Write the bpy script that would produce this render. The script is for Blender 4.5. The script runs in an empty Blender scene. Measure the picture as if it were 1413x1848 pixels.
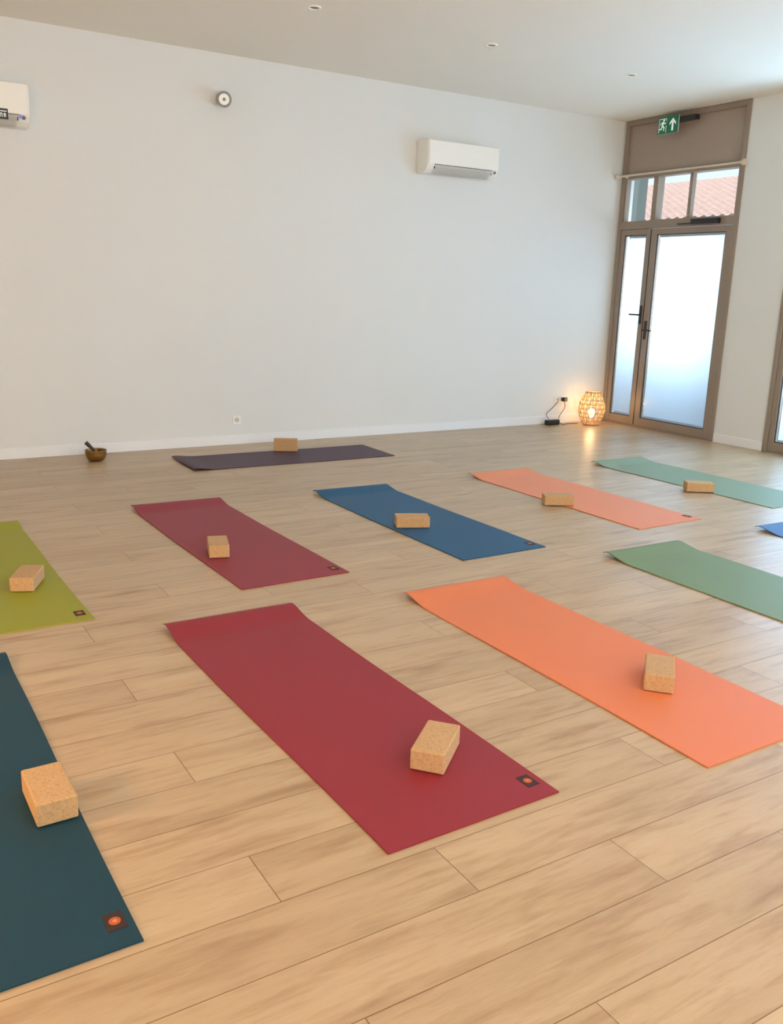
import bpy, bmesh, math, random
from mathutils import Vector, Matrix
random.seed(4)
S=bpy.context.scene
COL=S.collection
# ---------------------------------------------------------------- helpers
def lin(c):
    return tuple(((x/255)/12.92 if x/255<=0.04045 else ((x/255+0.055)/1.055)**2.4) for x in c)+(1,)
def newmat(name):
    m=bpy.data.materials.new(name);m.use_nodes=True
    nt=m.node_tree;b=nt.nodes['Principled BSDF'];return m,nt,b
def simple(name,rgb,rough=.5,metal=0,noise=0,nscale=40,bump=0,bscale=200,emis=None,es=0,spec=.5,obj=True):
    m,nt,b=newmat(name);b.inputs['Base Color'].default_value=lin(rgb)
    b.inputs['Roughness'].default_value=rough;b.inputs['Metallic'].default_value=metal
    b.inputs['Specular IOR Level'].default_value=spec
    tc=nt.nodes.new('ShaderNodeTexCoord')
    if noise:
        n=nt.nodes.new('ShaderNodeTexNoise');n.inputs['Scale'].default_value=nscale;n.inputs['Detail'].default_value=4
        nt.links.new(tc.outputs['Object'],n.inputs['Vector'])
        mx=nt.nodes.new('ShaderNodeMix');mx.data_type='RGBA'
        c=lin(rgb);mx.inputs[6].default_value=tuple(v*(1-noise) for v in c[:3])+(1,)
        mx.inputs[7].default_value=tuple(min(1,v*(1+noise)) for v in c[:3])+(1,)
        nt.links.new(n.outputs['Fac'],mx.inputs[0]);nt.links.new(mx.outputs[2],b.inputs['Base Color'])
    if bump:
        n=nt.nodes.new('ShaderNodeTexNoise');n.inputs['Scale'].default_value=bscale
        nt.links.new(tc.outputs['Object'],n.inputs['Vector'])
        bp=nt.nodes.new('ShaderNodeBump');bp.inputs['Strength'].default_value=bump;bp.inputs['Distance'].default_value=.002
        nt.links.new(n.outputs['Fac'],bp.inputs['Height']);nt.links.new(bp.outputs[0],b.inputs['Normal'])
    if emis:
        b.inputs['Emission Color'].default_value=lin(emis);b.inputs['Emission Strength'].default_value=es
    return m
def mkobj(name,bm,mat=None,parent=None,smooth=False,loc=None,rotz=0):
    me=bpy.data.meshes.new(name);bm.normal_update();bm.to_mesh(me);bm.free()
    o=bpy.data.objects.new(name,me);COL.objects.link(o)
    if mat:
        for mm in (mat if isinstance(mat,(list,tuple)) else [mat]):me.materials.append(mm)
    if smooth:
        for p in me.polygons:p.use_smooth=True
    if parent:o.parent=parent
    if loc:o.location=loc
    o.rotation_euler[2]=rotz
    return o
def empty(name,loc=(0,0,0),rotz=0):
    o=bpy.data.objects.new(name,None);COL.objects.link(o);o.location=loc;o.rotation_euler[2]=rotz;o.empty_display_size=.1;return o
def addbox(bm,lo,hi,bev=0,seg=2,mi=0):
    r=bmesh.ops.create_cube(bm,size=1);vs=r['verts']
    for v in vs:
        v.co=Vector([lo[i]+(v.co[i]+.5)*(hi[i]-lo[i]) for i in range(3)])
    fs=set(f for v in vs for f in v.link_faces)
    if bev:
        es=list(set(e for v in vs for e in v.link_edges))
        rr=bmesh.ops.bevel(bm,geom=es,offset=bev,segments=seg,profile=.5,affect='EDGES')
        fs=set(f for f in fs if f.is_valid)|set(rr['faces'])
    for f in fs:f.material_index=mi
def box(name,lo,hi,mat,parent=None,bev=0,seg=2,loc=None,rotz=0):
    bm=bmesh.new();addbox(bm,lo,hi,bev,seg);return mkobj(name,bm,mat,parent,loc=loc,rotz=rotz)
def addcyl(bm,p0,p1,r0,r1=None,n=24,mi=0,caps=True):
    r1=r0 if r1 is None else r1
    p0=Vector(p0);p1=Vector(p1);d=p1-p0
    rr=bmesh.ops.create_cone(bm,cap_ends=caps,segments=n,radius1=r0,radius2=r1,depth=d.length)
    q=Vector((0,0,1)).rotation_difference(d.normalized()).to_matrix().to_4x4()
    M=Matrix.Translation((p0+p1)/2)@q
    for v in rr['verts']:v.co=M@v.co
    for f in set(f for v in rr['verts'] for f in v.link_faces):f.material_index=mi
def addlathe(bm,prof,n=48,mi=0,closed=False):
    rings=[]
    for (r,z) in prof:
        rings.append([bm.verts.new((r*math.cos(2*math.pi*k/n),r*math.sin(2*math.pi*k/n),z)) for k in range(n)])
    for a,b in zip(rings,rings[1:]):
        for k in range(n):
            f=bm.faces.new((a[k],a[(k+1)%n],b[(k+1)%n],b[k]));f.material_index=mi
def curveobj(name,paths,rad,mat,parent=None,cyc=False,loc=None,res=2):
    cu=bpy.data.curves.new(name,'CURVE');cu.dimensions='3D';cu.bevel_depth=rad;cu.bevel_resolution=res
    for P in paths:
        sp=cu.splines.new('POLY');sp.points.add(len(P)-1)
        for i,q in enumerate(P):sp.points[i].co=(q[0],q[1],q[2],1)
        sp.use_cyclic_u=cyc
    cu.materials.append(mat)
    o=bpy.data.objects.new(name,cu);COL.objects.link(o)
    if parent:o.parent=parent
    if loc:o.location=loc
    return o
def spline(pts,n=12):
    out=[];P=[Vector(p) for p in pts];P=[P[0]]+P+[P[-1]]
    for i in range(1,len(P)-2):
        for k in range(n):
            t=k/n;a,b,c,d=P[i-1:i+3]
            out.append(.5*((2*b)+(c-a)*t+(2*a-5*b+4*c-d)*t*t+(3*b-a-3*c+d)*t**3))
    out.append(P[-2]);return out

# ---------------------------------------------------------------- room dims
XR=8.4335; YB=8.4765; HC=3.6341; XL=-3.0; YR=-3.0
# ---------------------------------------------------------------- materials
def paint(name,rgb):
    m,nt,b=newmat(name);b.inputs['Roughness'].default_value=.75;b.inputs['Specular IOR Level'].default_value=.25
    tc=nt.nodes.new('ShaderNodeTexCoord')
    n=nt.nodes.new('ShaderNodeTexNoise');n.inputs['Scale'].default_value=1.3;n.inputs['Detail'].default_value=3
    mx=nt.nodes.new('ShaderNodeMix');mx.data_type='RGBA';c=lin(rgb)
    mx.inputs[6].default_value=tuple(v*.975 for v in c[:3])+(1,);mx.inputs[7].default_value=c
    n2=nt.nodes.new('ShaderNodeTexNoise');n2.inputs['Scale'].default_value=260
    bp=nt.nodes.new('ShaderNodeBump');bp.inputs['Strength'].default_value=.12;bp.inputs['Distance'].default_value=.001
    L=nt.links.new
    L(tc.outputs['Object'],n.inputs['Vector']);L(tc.outputs['Object'],n2.inputs['Vector'])
    L(n.outputs['Fac'],mx.inputs[0]);L(mx.outputs[2],b.inputs['Base Color'])
    L(n2.outputs['Fac'],bp.inputs['Height']);L(bp.outputs[0],b.inputs['Normal']);return m
M_wall=paint('white_wall_paint',(224,225,223))
M_ceil=paint('ceiling_paint',(242,237,226))
M_base=simple('baseboard_white',(232,234,236),.45)
M_frame=simple('taupe_aluminium',(146,130,116),.45,.1,noise=.04,nscale=60)
M_panel=simple('taupe_panel',(162,145,132),.5,.05,noise=.03,nscale=20)
M_dark=simple('dark_metal',(52,50,50),.4,.5)
M_black=simple('black_plastic',(22,22,24),.4)
M_plastic=simple('white_plastic',(242,240,234),.35)
M_gasket=simple('dark_gasket',(80,74,70),.6)
def frosted():
    m,nt,b=newmat('frosted_glass');nt.nodes.remove(b)
    out=nt.nodes['Material Output']
    t=nt.nodes.new('ShaderNodeBsdfTranslucent');t.inputs[0].default_value=(.82,.91,.97,1)
    g=nt.nodes.new('ShaderNodeBsdfGlossy');g.inputs['Roughness'].default_value=.25
    mix=nt.nodes.new('ShaderNodeMixShader');fr=nt.nodes.new('ShaderNodeFresnel');fr.inputs[0].default_value=1.35
    L=nt.links.new;L(fr.outputs[0],mix.inputs[0]);L(t.outputs[0],mix.inputs[1]);L(g.outputs[0],mix.inputs[2]);L(mix.outputs[0],out.inputs[0]);return m
M_frost=frosted()
def clearglass():
    m,nt,b=newmat('clear_glass');nt.nodes.remove(b);out=nt.nodes['Material Output']
    t=nt.nodes.new('ShaderNodeBsdfTransparent');t.inputs[0].default_value=(.94,.97,.97,1)
    g=nt.nodes.new('ShaderNodeBsdfGlossy');g.inputs['Roughness'].default_value=.02
    mix=nt.nodes.new('ShaderNodeMixShader');mix.inputs[0].default_value=.06
    L=nt.links.new;L(t.outputs[0],mix.inputs[1]);L(g.outputs[0],mix.inputs[2]);L(mix.outputs[0],out.inputs[0]);return m
M_glass=clearglass()

def floor_mat():
    m,nt,b=newmat('oak_laminate_planks');N=nt.nodes.new;L=nt.links.new
    def math_(op,a,bb=None,c=None):
        n=N('ShaderNodeMath');n.operation=op
        for i,v in enumerate((a,bb,c)):
            if v is None:continue
            if isinstance(v,(int,float)):n.inputs[i].default_value=v
            else:L(v,n.inputs[i])
        return n.outputs[0]
    tc=N('ShaderNodeTexCoord');sp=N('ShaderNodeSeparateXYZ');L(tc.outputs['Object'],sp.inputs[0])
    W=.223;LEN=1.46
    ry=math_('DIVIDE',math_('SUBTRACT',sp.outputs['Y'],1.42),W)
    row=math_('FLOOR',ry);fy=math_('FRACT',ry)
    xs=math_('ADD',math_('SUBTRACT',sp.outputs['X'],1.825),math_('MULTIPLY',row,.487))
    rx=math_('DIVIDE',xs,LEN);colm=math_('FLOOR',rx);fx=math_('FRACT',rx)
    cid=N('ShaderNodeCombineXYZ');L(row,cid.inputs[0]);L(colm,cid.inputs[1])
    wn2=N('ShaderNodeTexWhiteNoise');wn2.noise_dimensions='3D';L(cid.outputs[0],wn2.inputs['Vector'])
    sc=N('ShaderNodeVectorMath');sc.operation='MULTIPLY';L(tc.outputs['Object'],sc.inputs[0]);sc.inputs[1].default_value=(1.0,8,1)
    off=N('ShaderNodeVectorMath');off.operation='SCALE';L(wn2.outputs['Color'],off.inputs[0]);off.inputs['Scale'].default_value=37
    ad=N('ShaderNodeVectorMath');ad.operation='ADD';L(sc.outputs[0],ad.inputs[0]);L(off.outputs[0],ad.inputs[1])
    def noise(scale,detail,rough=.55,dist=0):
        n=N('ShaderNodeTexNoise');n.inputs['Scale'].default_value=scale;n.inputs['Detail'].default_value=detail
        n.inputs['Roughness'].default_value=rough;n.inputs['Distortion'].default_value=dist;L(ad.outputs[0],n.inputs['Vector']);return n.outputs['Fac']
    n1=noise(.9,3,.5,.5);n2=noise(4,4,.55,.3);n3=noise(20,4,.6)
    def ramp(f,stops):
        r=N('ShaderNodeValToRGB');L(f,r.inputs[0]);e=r.color_ramp.elements
        e[0].position,e[0].color=stops[0];e[1].position,e[1].color=stops[-1]
        for s in stops[1:-1]:
            q=e.new(s[0]);q.color=s[1]
        return r.outputs[0]
    base=ramp(n1,[(.25,lin((176,147,114))),(.42,lin((187,159,126))),(.6,lin((194,167,134))),(.8,lin((200,175,143)))])
    g=ramp(n2,[(.25,lin((224,212,202))),(.5,(1,1,1,1)),(.8,(1,1,1,1))])
    fn=ramp(n3,[(.2,(.84,.82,.80,1)),(.6,(1,1,1,1))])
    def mul(a,bb,fac=1.0):
        mx=N('ShaderNodeMix');mx.data_type='RGBA';mx.blend_type='MULTIPLY';mx.inputs[0].default_value=fac
        L(a,mx.inputs[6]);L(bb,mx.inputs[7]);return mx.outputs[2]
    c=mul(mul(base,g,.8),fn,.5)
    sm=N('ShaderNodeTexNoise');sm.inputs['Scale'].default_value=2.4;sm.inputs['Detail'].default_value=3
    sc2=N('ShaderNodeVectorMath');sc2.operation='MULTIPLY';L(ad.outputs[0],sc2.inputs[0]);sc2.inputs[1].default_value=(.9,.7,1);L(sc2.outputs[0],sm.inputs['Vector'])
    smr=ramp(sm.outputs['Fac'],[(.55,(1,1,1,1)),(.76,lin((208,188,170)))])
    c=mul(c,smr,.75)
    pr=ramp(wn2.outputs['Value'],[(0,(.88,.86,.84,1)),(.5,(.96,.95,.94,1)),(1,(1.0,1.0,1.0,1))])
    c=mul(c,pr,1)
    ey=math_('MULTIPLY',math_('MINIMUM',fy,math_('SUBTRACT',1,fy)),W)
    ex=math_('MULTIPLY',math_('MINIMUM',fx,math_('SUBTRACT',1,fx)),LEN)
    e=math_('MINIMUM',ex,ey)
    seam=N('ShaderNodeMapRange');seam.inputs['From Min'].default_value=.0006;seam.inputs['From Max'].default_value=.0022;L(e,seam.inputs['Value'])
    sr=ramp(seam.outputs[0],[(0,lin((168,144,120))),(1,(1,1,1,1))])
    c=mul(c,sr,1)
    L(c,b.inputs['Base Color'])
    rr=N('ShaderNodeMapRange');L(n2,rr.inputs['Value']);rr.inputs['To Min'].default_value=.30;rr.inputs['To Max'].default_value=.42
    L(rr.outputs[0],b.inputs['Roughness']);b.inputs['Specular IOR Level'].default_value=.6
    bp=N('ShaderNodeBump');bp.inputs['Strength'].default_value=.25;bp.inputs['Distance'].default_value=.0015
    hh=math_('ADD',math_('MULTIPLY',n3,.25),seam.outputs[0]);L(hh,bp.inputs['Height']);L(bp.outputs[0],b.inputs['Normal'])
    return m
M_floor=floor_mat()
def cork():
    m,nt,b=newmat('cork');N=nt.nodes.new;L=nt.links.new
    tc=N('ShaderNodeTexCoord')
    v=N('ShaderNodeTexVoronoi');v.inputs['Scale'].default_value=260
    n=N('ShaderNodeTexNoise');n.inputs['Scale'].default_value=90;n.inputs['Detail'].default_value=5
    L(tc.outputs['Object'],v.inputs['Vector']);L(tc.outputs['Object'],n.inputs['Vector'])
    r=N('ShaderNodeValToRGB');L(v.outputs['Color'],r.inputs[0]);e=r.color_ramp.elements
    e[0].position=.05;e[0].color=lin((160,120,82));e[1].position=.6;e[1].color=lin((193,154,110));q=e.new(.25);q.color=lin((184,145,101))
    r2=N('ShaderNodeValToRGB');L(n.outputs['Fac'],r2.inputs[0]);r2.color_ramp.elements[0].position=.3;r2.color_ramp.elements[0].color=(.82,.78,.74,1);r2.color_ramp.elements[1].position=.55;r2.color_ramp.elements[1].color=(1,1,1,1)
    mx=N('ShaderNodeMix');mx.data_type='RGBA';mx.blend_type='MULTIPLY';mx.inputs[0].default_value=.6
    L(r.outputs[0],mx.inputs[6]);L(r2.outputs[0],mx.inputs[7]);L(mx.outputs[2],b.inputs['Base Color'])
    b.inputs['Roughness'].default_value=.85
    bp=N('ShaderNodeBump');bp.inputs['Strength'].default_value=.4;bp.inputs['Distance'].default_value=.001;L(v.outputs['Distance'],bp.inputs['Height']);L(bp.outputs[0],b.inputs['Normal'])
    return m
M_cork=cork()
def rubber(name,rgb):
    m,nt,b=newmat(name);N=nt.nodes.new;L=nt.links.new
    tc=N('ShaderNodeTexCoord');n=N('ShaderNodeTexNoise');n.inputs['Scale'].default_value=2.2;n.inputs['Detail'].default_value=3
    w=N('ShaderNodeTexVoronoi');w.inputs['Scale'].default_value=260
    L(tc.outputs['Object'],n.inputs['Vector']);L(tc.outputs['Object'],w.inputs['Vector'])
    mx=N('ShaderNodeMix');mx.data_type='RGBA';c=lin(rgb)
    mx.inputs[6].default_value=tuple(v*.96 for v in c[:3])+(1,);mx.inputs[7].default_value=tuple(min(1,v*1.03) for v in c[:3])+(1,)
    L(n.outputs['Fac'],mx.inputs[0]);L(mx.outputs[2],b.inputs['Base Color'])
    b.inputs['Roughness'].default_value=.55;b.inputs['Specular IOR Level'].default_value=.4
    bp=N('ShaderNodeBump');bp.inputs['Strength'].default_value=.3;bp.inputs['Distance'].default_value=.0008;L(w.outputs['Distance'],bp.inputs['Height']);L(bp.outputs[0],b.inputs['Normal'])
    return m

# ---------------------------------------------------------------- room shell
T=.2
box('floor',(XL-T,YR-T,-.1),(XR+T,YB+T,0),M_floor)
box('ceiling',(XL-T,YR-T,HC),(XR+T,YB+T,HC+.15),M_ceil)
box('wall_back',(XL-T,YB,0),(XR,YB+T,HC),M_wall)
box('wall_left',(XL-T,YR,0),(XL,YB,HC),M_wall)
doors=[(6.669,8.445),(4.20,6.01),(1.60,3.41)]
bm=bmesh.new()
ys=[YR];
for a,b_ in sorted(doors):ys+= [a,b_]
ys.append(YB+T)
for i in range(0,len(ys),2):
    if ys[i+1]-ys[i]>.001:addbox(bm,(XR,ys[i],0),(XR+T,ys[i+1],HC))
mkobj('wall_right',bm,M_wall)
bm=bmesh.new()
wx0,wx1,wz0,wz1=-1.5,6.5,.9,2.9
addbox(bm,(XL-T,YR-T,0),(wx0,YR,HC));addbox(bm,(wx1,YR-T,0),(XR+T,YR,HC))
addbox(bm,(wx0,YR-T,0),(wx1,YR,wz0));addbox(bm,(wx0,YR-T,wz1),(wx1,YR,HC))
mkobj('wall_rear',bm,M_wall)
wroot=empty('added_window_1')  # unseen window, added to give the rear fill light an opening
bm=bmesh.new()
for k in range(5):
    x=wx0+.03+(wx1-wx0-.06)*k/4;addbox(bm,(x-.03,YR-.12,wz0),(x+.03,YR-.05,wz1))
addbox(bm,(wx0,YR-.12,wz0),(wx1,YR-.05,wz0+.06));addbox(bm,(wx0,YR-.12,wz1-.06),(wx1,YR-.05,wz1))
mkobj('frame',bm,M_frame,wroot)
box('baseboard_back',(XL,YB-.014,0),(XR,YB,.10),M_base,bev=.004)
box('baseboard_left',(XL,YR,0),(XL+.014,YB-.02,.10),M_base,bev=.004)
bm=bmesh.new()
for a,b_ in((6.015,6.664),(3.415,4.195),(YR,1.595)):
    addbox(bm,(XR-.014,a,0),(XR,b_,.10),.004)
mkobj('baseboard_right',bm,M_base)

# ---------------------------------------------------------------- doors
def make_door(name,y0,y1,bar=True):
    root=empty(name,(XR,0,0))
    f=-.02;d=.10
    bm=bmesh.new()
    fw=.055
    addbox(bm,(f,y0,0),(d,y0+fw,HC-.003),.004);addbox(bm,(f,y1-fw,0),(d,y1,HC-.003),.004)
    addbox(bm,(f,y0+fw,HC-.06),(d,y1-fw,HC-.003),.004)
    addbox(bm,(f,y0+fw,2.965),(d,y1-fw,3.03),.004)
    addbox(bm,(f,y0+fw,2.38),(d,y1-fw,2.475),.004)
    ym=y1-.555
    addbox(bm,(f+.005,ym-.035,2.475),(d,ym+.035,2.965),.004)
    addbox(bm,(-.005,y0+fw,0),(d,y1-fw,.02),.003)
    mkobj('frame',bm,M_frame,root)
    box('top_panel',(.02,y0+fw,3.03),(.06,y1-fw,HC-.06),M_panel,root)
    bm=bmesh.new()
    if bar:
        yb=y0+fw+.66
        addbox(bm,(.01,yb-.022,2.475),(.07,yb+.022,2.965),.003)
    addbox(bm,(0,y0+fw,2.475),(.05,y0+fw+.02,2.965));addbox(bm,(0,y1-fw-.02,2.475),(.05,y1-fw,2.965))
    mkobj('transom_bar',bm,M_frame,root)
    box('transom_glass',(.03,y0+fw,2.475),(.036,y1-fw,2.965),M_glass,root)
    def leaf(nm,a,b_,sa,sb):
        bm=bmesh.new();x0,x1=-.012,.05
        addbox(bm,(x0,a,.022),(x1,a+sa,2.375),.004);addbox(bm,(x0,b_-sb,.022),(x1,b_,2.375),.004)
        addbox(bm,(x0,a+sa,.022),(x1,b_-sb,.115),.004);addbox(bm,(x0,a+sa,2.31),(x1,b_-sb,2.375),.004)
        mkobj(nm+'_frame',bm,M_frame,root)
        bm=bmesh.new();t=.012
        A,B=a+sa,b_-sb
        addbox(bm,(.0,A,.115),(.015,A+t,2.31));addbox(bm,(.0,B-t,.115),(.015,B,2.31))
        addbox(bm,(.0,A+t,.115),(.015,B-t,.115+t));addbox(bm,(.0,A+t,2.31-t),(.015,B-t,2.31))
        mkobj(nm+'_bead',bm,M_gasket,root)
        c=.022
        box(nm+'_glass',(.018,A+t+c,.115+t+c),(.021,B-t-c,2.31-t-c),M_frost,root)
        bm=bmesh.new();x0,x1=.018,.021
        addbox(bm,(x0,A+t,.115+t),(x1,A+t+c,2.31-t));addbox(bm,(x0,B-t-c,.115+t),(x1,B-t,2.31-t))
        addbox(bm,(x0,A+t+c,.115+t),(x1,B-t-c,.115+t+c));addbox(bm,(x0,A+t+c,2.31-t-c),(x1,B-t-c,2.31-t))
        mkobj(nm+'_clear_border',bm,M_glass,root)
    leaf('narrow_leaf',ym+.003,y1-fw-.003,.07,.065)
    leaf('main_leaf',y0+fw+.003,ym-.003,.085,.085)
    box('leaf_gasket',(-.014,ym-.006,.03),(.0,ym+.006,2.37),M_black,root)
    def handle(nm,y,z,dirn,lever_dir):
        bm=bmesh.new()
        addbox(bm,(-.022,y-.017,z-.11),(-.012,y+.017,z+.11),.004)
        addcyl(bm,(-.012,y,z),(-.07,y,z),.010,n=16)
        addbox(bm,(-.078,min(y,y+lever_dir*.14),z-.010),(-.060,max(y,y+lever_dir*.14),z+.010),.007)
        addcyl(bm,(-.022,y,z-.075),(-.030,y,z-.075),.012,n=16)
        mkobj(nm,bm,M_dark,root)
    handle('narrow_leaf_handle',ym+.045,1.37,1,1)
    handle('main_leaf_handle',ym-.05,1.19,1,-1)
    bm=bmesh.new();addbox(bm,(-.075,y0+.22,2.395),(-.02,y0+.60,2.455),.008);addbox(bm,(-.06,y0+.60,2.40),(-.045,y0+.80,2.415),.002)
    mkobj('door_closer',bm,M_dark,root)
    bm=bmesh.new()
    for z in(.3,1.2,2.15):
        addcyl(bm,(-.022,y0+fw,z),(-.022,y0+fw,z+.09),.009,n=12);addcyl(bm,(-.022,y1-fw,z),(-.022,y1-fw,z+.09),.009,n=12)
    mkobj('hinges',bm,M_frame,root)
    return root
for i,(a,b_) in enumerate(doors):make_door('door_%d'%(i+1),a,b_)
M_rod=simple('pale_wood_rod',(205,190,170),.5,noise=.05)
def rod(a,b_):
    bm=bmesh.new();x=XR-.11;z=2.995
    addcyl(bm,(x,a,z),(x,b_,z),.011,n=16)
    for y in(a,b_):
        s=bmesh.ops.create_icosphere(bm,subdivisions=3,radius=.032)
        for v in s['verts']:v.co+=Vector((x,y,z))
        addcyl(bm,(x,y+(.03 if y==a else -.03),z),(x,y+(.05 if y==a else -.05),z),.018,n=16)
    for y in(a+.08,b_-.08):
        addcyl(bm,(x,y,z),(XR-.021,y,z),.008,n=12);addcyl(bm,(XR-.028,y,z),(XR-.021,y,z),.022,n=16)
    mkobj('curtain_rod',bm,M_rod,smooth=False)
rod(6.60,8.43);rod(4.10,6.08);rod(1.5,3.5)

# ---------------------------------------------------------------- exit sign
sg=empty('exit_sign',(XR,7.69,3.50))
M_green=simple('exit_green',(16,105,76),.4,emis=(20,125,90),es=.12)
M_pict=simple('exit_white',(240,245,240),.4,emis=(240,245,240),es=.3)
box('housing',(-.10,-.36,.015),(-.021,.10,.065),M_dark,sg,bev=.006)
box('plate',(-.120,-.14,-.10),(-.110,.15,.085),M_green,sg,bev=.002)
box('backing',(-.109,-.14,-.10),(-.101,.15,.085),M_plastic,sg,bev=.002)
def flat(name,polys,mat,x=-.1215):
    bm=bmesh.new()
    for P in polys:
        vs=[bm.verts.new((x,p[0],p[1])) for p in P];bm.faces.new(vs)
    return mkobj(name,bm,mat,sg)
def U(pts,oy,oz,s=1):return [(oy-p[0]*s,oz+p[1]*s) for p in pts]
flat('arrow_pictogram',[U([(0,.07),(.045,.02),(.045,-.005),(.012,.028),(0,.04)],-.065,-.01),U([(0,.07),(0,.04),(-.012,.028),(-.045,-.005),(-.045,.02)],-.065,-.01),U([(.012,.03),(.012,-.065),(-.012,-.065),(-.012,.03)],-.065,-.01)],M_pict)
man=[]
oy,oz=.078,-.01
man.append(U([(.012+.014*math.cos(a*math.pi/5),.055+.014*math.sin(a*math.pi/5)) for a in range(10)],oy,oz))
def limb(a,b_,w):
    a=Vector(a);b_=Vector(b_);n=Vector((-(b_-a).y,(b_-a).x)).normalized()*w
    return U([tuple(a+n),tuple(a-n),tuple(b_-n),tuple(b_+n)],oy,oz)
man+=[limb((.005,.038),(-.008,-.005),.011),limb((-.008,-.002),(.022,-.022),.007),limb((.022,-.018),(.014,-.055),.006),limb((-.008,-.005),(-.02,-.035),.007),limb((-.018,-.033),(-.048,-.038),.006),
      limb((.004,.036),(.03,.018),.005),limb((.03,.018),(.044,.03),.0045),limb((0,.036),(-.026,.03),.005),limb((-.026,.03),(-.034,.008),.0045)]
man+=[U([(-.058,.075),(-.052,.075),(-.052,-.075),(-.058,-.075)],oy,oz),U([(-.058,.075),(.052,.075),(.052,.069),(-.058,.069)],oy,oz),U([(.046,.07),(.052,.07),(.052,.045),(.046,.045)],oy,oz),U([(.046,.0),(.052,.0),(.052,-.075),(.046,-.075)],oy,oz)]
flat('running_man_pictogram',man,M_pict)

# ---------------------------------------------------------------- yoga mats
M_lab=simple('label_brown',(52,28,26),.7);M_labo=simple('label_orange',(178,78,40),.7);M_laby=simple('label_yellow',(200,128,70),.7)
def yoga_mat(x,y,rgb,ang=0,L=1.985,W=.66,lift=.026,seed=0,label='mat_rubber',lo=.045):
    rnd=random.Random(seed);bm=bmesh.new();th=.005
    ns,nw=90,16;top=[];bot=[]
    ph=rnd.random()*6
    for i in range(ns+1):
        s=L*i/ns;ra=[];rb=[]
        for j in range(nw+1):
            u=j/nw
            cl=.22;t=max(0,(s-(L-cl))/cl)
            lf=lift*(1.0+.35*(1-u))
            z=lf*(t*t*(3-2*t)) if t<.86 else lf*(.86**2*(3-2*.86))-(t-.86)*lf*2.4
            z+=.0005*(1+math.sin(s*7+ph+u*2))*(abs(u-.5)*2)**3
            xx=W*u+.004*math.sin(s*3+ph)
            ra.append(bm.verts.new((xx,s,z+th+.0008)));rb.append(bm.verts.new((xx,s,z+.0008)))
        top.append(ra);bot.append(rb)
    for i in range(ns):
        for j in range(nw):
            bm.faces.new((top[i][j],top[i][j+1],top[i+1][j+1],top[i+1][j]))
            bm.faces.new((bot[i][j],bot[i+1][j],bot[i+1][j+1],bot[i][j+1]))
        bm.faces.new((top[i][0],top[i+1][0],bot[i+1][0],bot[i][0]))
        bm.faces.new((top[i][nw],bot[i][nw],bot[i+1][nw],top[i+1][nw]))
    for j in range(nw):
        bm.faces.new((top[0][j],bot[0][j],bot[0][j+1],top[0][j+1]))
        bm.faces.new((top[ns][j],top[ns][j+1],bot[ns][j+1],bot[ns][j]))
    bm.normal_update()
    for e in bm.edges:
        if len(e.link_faces)==2 and e.calc_face_angle(0)>.8:e.smooth=False
    root=empty('yoga_mat',(x,y,0),ang)
    m=rubber(label,rgb)
    mkobj('mat_sheet',bm,m,root,smooth=True)
    lx,ly=W-lo,.10;zz=th+.0022
    bm=bmesh.new();addbox(bm,(lx-.024,ly-.034,zz-.003),(lx+.024,ly+.034,zz),0,mi=0)
    addcyl(bm,(lx,ly,zz-.001),(lx,ly,zz+.0006),.015,n=28,mi=1)
    addcyl(bm,(lx,ly,zz),(lx,ly,zz+.0009),.006,n=20,mi=2)
    mkobj('label_patch',bm,[M_lab,M_labo,M_laby],root)
    return root
yoga_mat(1.20,1.90,(136,32,42),ang=.018,seed=1)
yoga_mat(2.43,1.78,(214,118,74),ang=.002,seed=2,lo=.032,lift=.024)
yoga_mat(1.70,4.24,(136,42,52),ang=.019,seed=3)
yoga_mat(3.09,4.15,(15,78,114),ang=.012,seed=4)
yoga_mat(4.66,4.21,(220,132,94),ang=.019,seed=5)
yoga_mat(6.14,4.21,(124,138,110),ang=.022,seed=6)
yoga_mat(3.96,1.86,(112,130,90),ang=.006,seed=7)
yoga_mat(5.43,1.86,(20,70,124),ang=.005,seed=8)
yoga_mat(.255,4.15,(146,144,36),ang=.014,seed=9)
yoga_mat(-.165,1.89,(9,54,70),ang=.010,seed=10)
yoga_mat(4.54,7.29,(70,45,60),ang=math.radians(90-.9),seed=12,lift=.018,L=2.02)

# ---------------------------------------------------------------- cork blocks
def cork_block(x,y,ang,up=False,z=.0085):
    bm=bmesh.new();h=.12 if up else .075;d=.075 if up else .12
    addbox(bm,(-.115,-d/2,0),(.115,d/2,h),.006,3)
    mkobj('cork_yoga_block',bm,M_cork,loc=(x,y,z),rotz=math.radians(ang))
cork_block(1.63,2.29,41);cork_block(.413,2.617,91);cork_block(2.815,2.357,42);cork_block(1.83,4.925,73)
cork_block(3.24,4.955,-24);cork_block(4.63,5.03,-28);cork_block(6.08,4.895,-34)
cork_block(3.655,7.91,-27,up=True);cork_block(.725,4.80,66)

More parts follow.
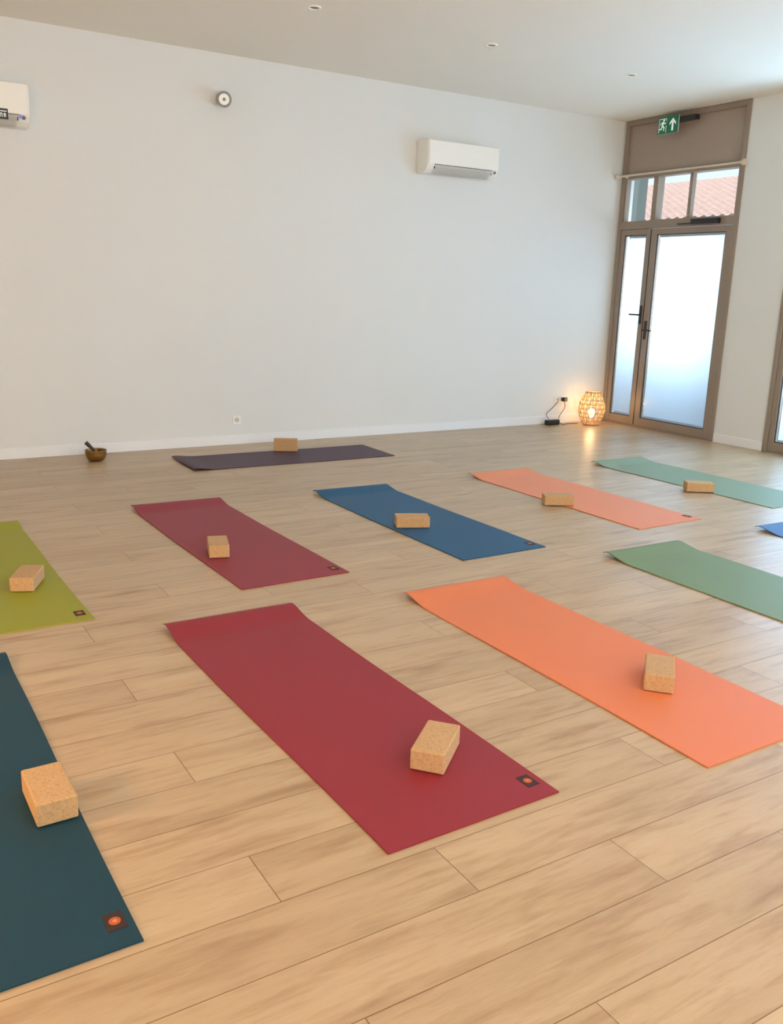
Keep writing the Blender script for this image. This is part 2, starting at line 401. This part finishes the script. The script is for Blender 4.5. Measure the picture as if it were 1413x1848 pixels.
# ---------------------------------------------------------------- singing bowl
M_brass=simple('hammered_bronze',(150,118,70),.3,.9,noise=.25,nscale=25,bump=.5,bscale=60)
M_woodd=simple('dark_wood',(62,38,28),.5)
b0=empty('singing_bowl',(1.88,8.12,0))
bm=bmesh.new()
addlathe(bm,[(.0001,.0),(.045,.001),(.07,.012),(.088,.04),(.094,.07),(.092,.092),(.096,.098),(.092,.102),(.087,.092),(.088,.07),(.08,.042),(.062,.018),(.04,.010),(.0001,.009)])
mkobj('bowl',bm,M_brass,b0,smooth=True)
bm=bmesh.new();addcyl(bm,(.045,.0,.035),(-.075,.03,.165),.011,.016,n=20);addcyl(bm,(-.045,.0225,.1325),(-.078,.03,.168),.018,.018,n=20)
mkobj('mallet',bm,M_woodd,b0,smooth=False)

# ---------------------------------------------------------------- air conditioners
def air_con(x0,W=.93,z0=2.785,H=.33,sticker=False):
    root=empty('air_conditioner',(x0,YB-.002,z0))
    prof=[(0,H-.005),(-.01,H),(-.19,H),(-.215,H-.012),(-.222,H-.04),(-.224,.11),(-.218,.075),(-.19,.035),(-.14,.008),(-.10,.0),(0,.0)]
    bm=bmesh.new()
    A=[bm.verts.new((0,p[0],p[1])) for p in prof];B=[bm.verts.new((W,p[0],p[1])) for p in prof]
    n=len(prof)
    for i in range(n):bm.faces.new((A[i],A[(i+1)%n],B[(i+1)%n],B[i]))
    bm.faces.new(A);bm.faces.new(B[::-1]);bmesh.ops.recalc_face_normals(bm,faces=bm.faces)
    es=[e for e in bm.edges if (e.verts[0] in A and e.verts[1] in A) or (e.verts[0] in B and e.verts[1] in B)]
    bmesh.ops.bevel(bm,geom=es,offset=.006,segments=2,affect='EDGES')
    mkobj('body',bm,M_plastic,root)
    bm=bmesh.new();addbox(bm,(.012,-.233,.085),(W-.012,-.222,H-.012),.005);mkobj('front_panel',bm,M_plastic,root)
    bm=bmesh.new();pp=[(-.230,.078),(-.224,.058),(-.200,.030),(-.155,.003),(-.12,-.006)];a=.10
    V=[[bm.verts.new((xx,p[0],p[1])) for p in pp] for xx in(a,W-a)]
    fs=[bm.faces.new((V[0][i],V[0][i+1],V[1][i+1],V[1][i])) for i in range(len(pp)-1)]
    bmesh.ops.solidify(bm,geom=fs,thickness=.006);bmesh.ops.recalc_face_normals(bm,faces=bm.faces);mkobj('louvre_flap',bm,M_plastic,root)
    bm=bmesh.new();addbox(bm,(a-.012,-.2245,.078),(W-a+.012,-.219,.084));addbox(bm,(a-.01,-.213,.04),(a-.002,-.20,.08));addbox(bm,(W-a+.002,-.213,.04),(W-a+.01,-.20,.08));mkobj('flap_gap',bm,M_gasket,root)
    bm=bmesh.new();addcyl(bm,(W-.05,-.218,.065),(W-.05,-.224,.062),.016,n=20);mkobj('indicator_ring',bm,simple('indicator_grey',(120,120,125),.4),root)
    if sticker:
        bm=bmesh.new();addbox(bm,(W-.27,-.2355,.035),(W-.17,-.2335,.115),mi=0)
        for gx in(0,1,2):
            xx=W-.255+gx*.026
            addbox(bm,(xx,-.2362,.05),(xx+.004,-.2354,.08),mi=1);addbox(bm,(xx,-.2362,.076),(xx+.016,-.2354,.08),mi=1)
            addbox(bm,(xx+.012,-.2362,.05),(xx+.016,-.2354,.08),mi=1)
            if gx!=1:addbox(bm,(xx,-.2362,.063),(xx+.016,-.2354,.067),mi=1)
        addbox(bm,(W-.265,-.2362,.092),(W-.18,-.2354,.098),mi=1)
        mkobj('rating_sticker',bm,[M_black,M_pict],root)
        bm=bmesh.new();addcyl(bm,(W-.075,-.222,.07),(W-.075,-.230,.066),.014,n=20);mkobj('status_light',bm,simple('blue_led',(130,135,200),.3,emis=(120,125,230),es=.4),root)
air_con(5.43);air_con(.60,W=.925,sticker=True)

# ---------------------------------------------------------------- adjustable spotlight on the wall
r0=empty('adjustable_spotlight',(3.25,YB-.001,3.235))
M_grey=simple('grey_metal',(105,105,102),.4,.4)
bm=bmesh.new();addcyl(bm,(-.05,0,0),(-.05,-.02,0),.042,n=28);addcyl(bm,(-.05,-.02,0),(-.01,-.07,0),.012,n=16);mkobj('bracket',bm,M_plastic,r0)
bm=bmesh.new()
addcyl(bm,(.0,-.06,.0),(-.012,-.125,-.012),.062,.070,n=36,mi=0);addcyl(bm,(-.012,-.124,-.012),(-.013,-.130,-.013),.048,n=36,mi=1);addcyl(bm,(-.013,-.129,-.013),(-.0135,-.133,-.0135),.014,n=24,mi=0)
mkobj('head',bm,[M_grey,M_plastic],r0)

# ---------------------------------------------------------------- ceiling downlights
for (x,y) in((3.33,6.70),(5.02,6.71),(6.71,6.73),(1.64,6.70),(3.33,3.2),(5.02,3.2),(6.71,3.2),(1.64,3.2)):
    bm=bmesh.new()
    addlathe(bm,[(.035,-.001),(.038,-.008),(.05,-.008),(.054,-.003),(.054,0.0)],n=32,mi=0)
    addcyl(bm,(0,0,-.002),(0,0,-.001),.037,n=32,mi=1)
    mkobj('ceiling_downlight',bm,[M_plastic,M_grey],loc=(x,y,HC))

# ---------------------------------------------------------------- power outlets
def outlet(x,z):
    rt=empty('power_outlet',(x,YB-.0005,z))
    bm=bmesh.new();addbox(bm,(-.042,-.009,-.042),(.042,0,.042),.004);mkobj('plate',bm,M_plastic,rt)
    bm=bmesh.new();addlathe(bm,[(.021,.0095),(.023,.0115),(.025,.009)],n=28)
    addcyl(bm,(0,0,.002),(0,0,.0095),.021,n=28)
    for v in bm.verts:v.co=Vector((v.co.x,-v.co.z,v.co.y))
    mkobj('socket',bm,simple('socket_inner',(205,203,198),.5),rt)
    bm=bmesh.new()
    for sx in(-.0095,.0095):addcyl(bm,(sx,-.009,0),(sx,-.0105,0),.0028,n=10)
    mkobj('pin_holes',bm,M_black,rt)
    return rt
outlet(3.37,.25)
outlet(7.66,.30);outlet(7.745,.30)
pa=empty('power_adapter',(7.50,8.36,0))
box('brick',(-.10,-.035,0.002),(.10,.035,.065),M_black,pa,bev=.012,seg=3)
box('plug',(.215,.045,.275),(.275,.103,.325),M_black,pa,bev=.008)
curveobj('cord',[spline([(.24,.07,.28),(.235,.05,.2),(.17,.06,.10),(.13,.03,.04),(.11,0,.03)]),
                 spline([(.09,0,.03),(.14,-.04,.006),(.22,-.02,.006),(.32,-.03,.006),(.38,-.05,.006)]),
                 spline([(.16,.09,.28),(.05,.07,.2),(-.05,.06,.13),(-.02,.04,.07)])],.004,M_black,pa)

# ---------------------------------------------------------------- rattan lanterns
M_ratt=simple('rattan',(200,165,120),.6,noise=.15,nscale=60)
M_bulb=simple('warm_bulb',(255,220,160),.4,emis=(255,205,130),es=9)
def lantern(x,y,watts,z=0,soft=.05):
    root=empty('rattan_lantern',(x,y,z))
    Ht=.42
    def rad(t):
        pts=[(0,.095),(.08,.115),(.25,.148),(.45,.163),(.62,.158),(.8,.128),(.92,.10),(1,.088)]
        for (a,ra),(b_,rb) in zip(pts,pts[1:]):
            if t<=b_:
                k=(t-a)/(b_-a);k=k*k*(3-2*k)*.3+k*.7;return ra+(rb-ra)*k
        return pts[-1][1]
    heli=[]
    for k in range(13):
        for sgn in(1,-1):
            P=[]
            for i in range(33):
                t=i/32;a=2*math.pi*k/13+sgn*t*1.25;r=rad(t)+sgn*.002
                P.append((r*math.cos(a),r*math.sin(a),.006+t*(Ht-.012)))
            heli.append(P)
    curveobj('woven_strands',heli,.0030,M_ratt,root)
    vert=[]
    for k in range(26):
        a=2*math.pi*(k+.5)/26;vert.append([(rad(i/24)*math.cos(a),rad(i/24)*math.sin(a),.006+i/24*(Ht-.012)) for i in range(25)])
    curveobj('ribs',vert,.0026,M_ratt,root)
    rings=[]
    for t in(0,.02,.12,.24,.36,.5,.64,.76,.88,.98,1):
        rings.append([(rad(t)*math.cos(2*math.pi*i/48),rad(t)*math.sin(2*math.pi*i/48),.006+t*(Ht-.012)) for i in range(48)])
    curveobj('hoops',rings,.0040,M_ratt,root,cyc=True)
    bm=bmesh.new();addcyl(bm,(0,0,.002),(0,0,.008),.09,n=32);mkobj('base_disc',bm,M_ratt,root)
    bm=bmesh.new();addcyl(bm,(0,0,.008),(0,0,.09),.02,.018,n=20);mkobj('lamp_holder',bm,M_plastic,root)
    bm=bmesh.new();addlathe(bm,[(.014,.088),(.02,.105),(.036,.135),(.042,.16),(.036,.185),(.018,.2),(.0001,.204)],n=28);mkobj('bulb',bm,M_bulb,root,smooth=True)
    ld=bpy.data.lights.new('bulb_light','POINT');ld.energy=watts;ld.color=(1,.62,.28);ld.shadow_soft_size=soft
    lo=bpy.data.objects.new('bulb_light',ld);COL.objects.link(lo);lo.parent=root;lo.location=(0,0,.26)
lantern(8.0,8.2,5)
lantern(-1.0,2.75,150,z=.402,soft=.14)
st=empty('wooden_stool',(-1.0,2.75,0))
M_stool=simple('stool_wood',(170,125,80),.5,noise=.15,nscale=20)
bm=bmesh.new();addcyl(bm,(0,0,.365),(0,0,.40),.17,n=40);mkobj('seat',bm,M_stool,st)
bm=bmesh.new()
for k in range(3):
    a=k*2.094;addcyl(bm,(.16*math.cos(a),.16*math.sin(a),0),(.11*math.cos(a),.11*math.sin(a),.37),.013,.017,n=16)
mkobj('legs',bm,M_stool,st)

# ---------------------------------------------------------------- exterior
M_pave=simple('pavement',(150,146,140),.9,noise=.1,nscale=2)
box('exterior_ground',(XR+T,-20,-.35),(45,40,-.12),M_pave)
M_ext=simple('neighbour_render',(196,192,180),.9,noise=.05,nscale=1)
M_ext2=simple('grey_render',(120,128,122),.9,noise=.05,nscale=1)
box('exterior_side_building',(11.2,10.85,-.12),(11.4,19,6),M_ext2)
M_tile=simple('terracotta_tiles',(226,188,170),.85,noise=.2,nscale=6)
nb=empty('exterior_house')
box('facade',(16.4,4,-.12),(24,26,3.2),M_ext,nb)
bm=bmesh.new()
rows=22;per=.24;ny=int(22/per)*6;G=[]
for i in range(rows*2):
    r=i//2;t=(r+(i%2)*.98)/rows
    x=15.9+t*4.2;zb=3.22+t*1.40+(.03 if i%2==0 else 0.0)
    G.append([bm.verts.new((x,4+22*j/ny,zb+.05*abs(math.sin(math.pi*(22*j/ny)/per)))) for j in range(ny+1)])
for a,b_ in zip(G,G[1:]):
    for j in range(ny):bm.faces.new((a[j],a[j+1],b_[j+1],b_[j]))
mkobj('tiled_roof',bm,M_tile,nb)

# ---------------------------------------------------------------- lights
w=bpy.data.worlds.new('World');S.world=w;w.use_nodes=True
nt=w.node_tree;bg=nt.nodes['Background']
tc=nt.nodes.new('ShaderNodeTexCoord');sx=nt.nodes.new('ShaderNodeSeparateXYZ');rp=nt.nodes.new('ShaderNodeValToRGB')
nt.links.new(tc.outputs['Generated'],sx.inputs[0]);nt.links.new(sx.outputs['Z'],rp.inputs[0])
rp.color_ramp.elements[0].position=0;rp.color_ramp.elements[0].color=(.86,.92,1,1)
rp.color_ramp.elements[1].position=.7;rp.color_ramp.elements[1].color=(.45,.66,1,1)
nt.links.new(rp.outputs[0],bg.inputs[0]);bg.inputs[1].default_value=1.3
def area(name,loc,rot,sx_,sy_,e,col):
    l=bpy.data.lights.new(name,'AREA');l.shape='RECTANGLE';l.size=sx_;l.size_y=sy_;l.energy=e;l.color=col
    o=bpy.data.objects.new(name,l);COL.objects.link(o);o.location=loc;o.rotation_euler=rot;return o
area('rear_fill_uplight',((wx0+wx1)/2,YR+.7,(wz0+wz1)/2-.3),(math.radians(90+52),0,0),wx1-wx0,wz1-wz0,400,(1,.94,.82))  # added fill light inside the room, tilted up to brighten ceiling and walls
for i,(a,b_) in enumerate(doors):
    area('daylight_door_%d'%(i+1),(XR+.55,(a+b_)/2,1.60),(0,math.radians(90),0),1.6,b_-a,(48,340,850)[i],((.76,.88,1),(.52,.76,1),(.50,.75,1))[i])
sun=bpy.data.lights.new('sun','SUN');sun.energy=3.0;sun.angle=.02;sun.color=(1,.95,.88)
so=bpy.data.objects.new('sun',sun);COL.objects.link(so);so.rotation_euler=(math.radians(20),math.radians(-40),0)

# ---------------------------------------------------------------- camera
psi,p,r,f=.5550,.2453,.0308,1605.3
F=Vector((math.sin(psi)*math.cos(p),math.cos(psi)*math.cos(p),-math.sin(p)))
R=Vector((math.cos(psi),-math.sin(psi),0));Uu=R.cross(F)
R2=R*math.cos(r)+Uu*math.sin(r);U2=-R*math.sin(r)+Uu*math.cos(r)
cam=bpy.data.cameras.new('camera');co=bpy.data.objects.new('camera',cam);COL.objects.link(co)
M=Matrix((R2,U2,-F)).transposed().to_4x4();M.translation=Vector((0,0,1.5833));co.matrix_world=M
cam.sensor_fit='VERTICAL';cam.sensor_height=24;cam.lens=24*f/1848;cam.clip_start=.05;cam.clip_end=200
S.camera=co
S.view_settings.view_transform='Standard';S.view_settings.look='None';S.view_settings.exposure=0;S.view_settings.gamma=1
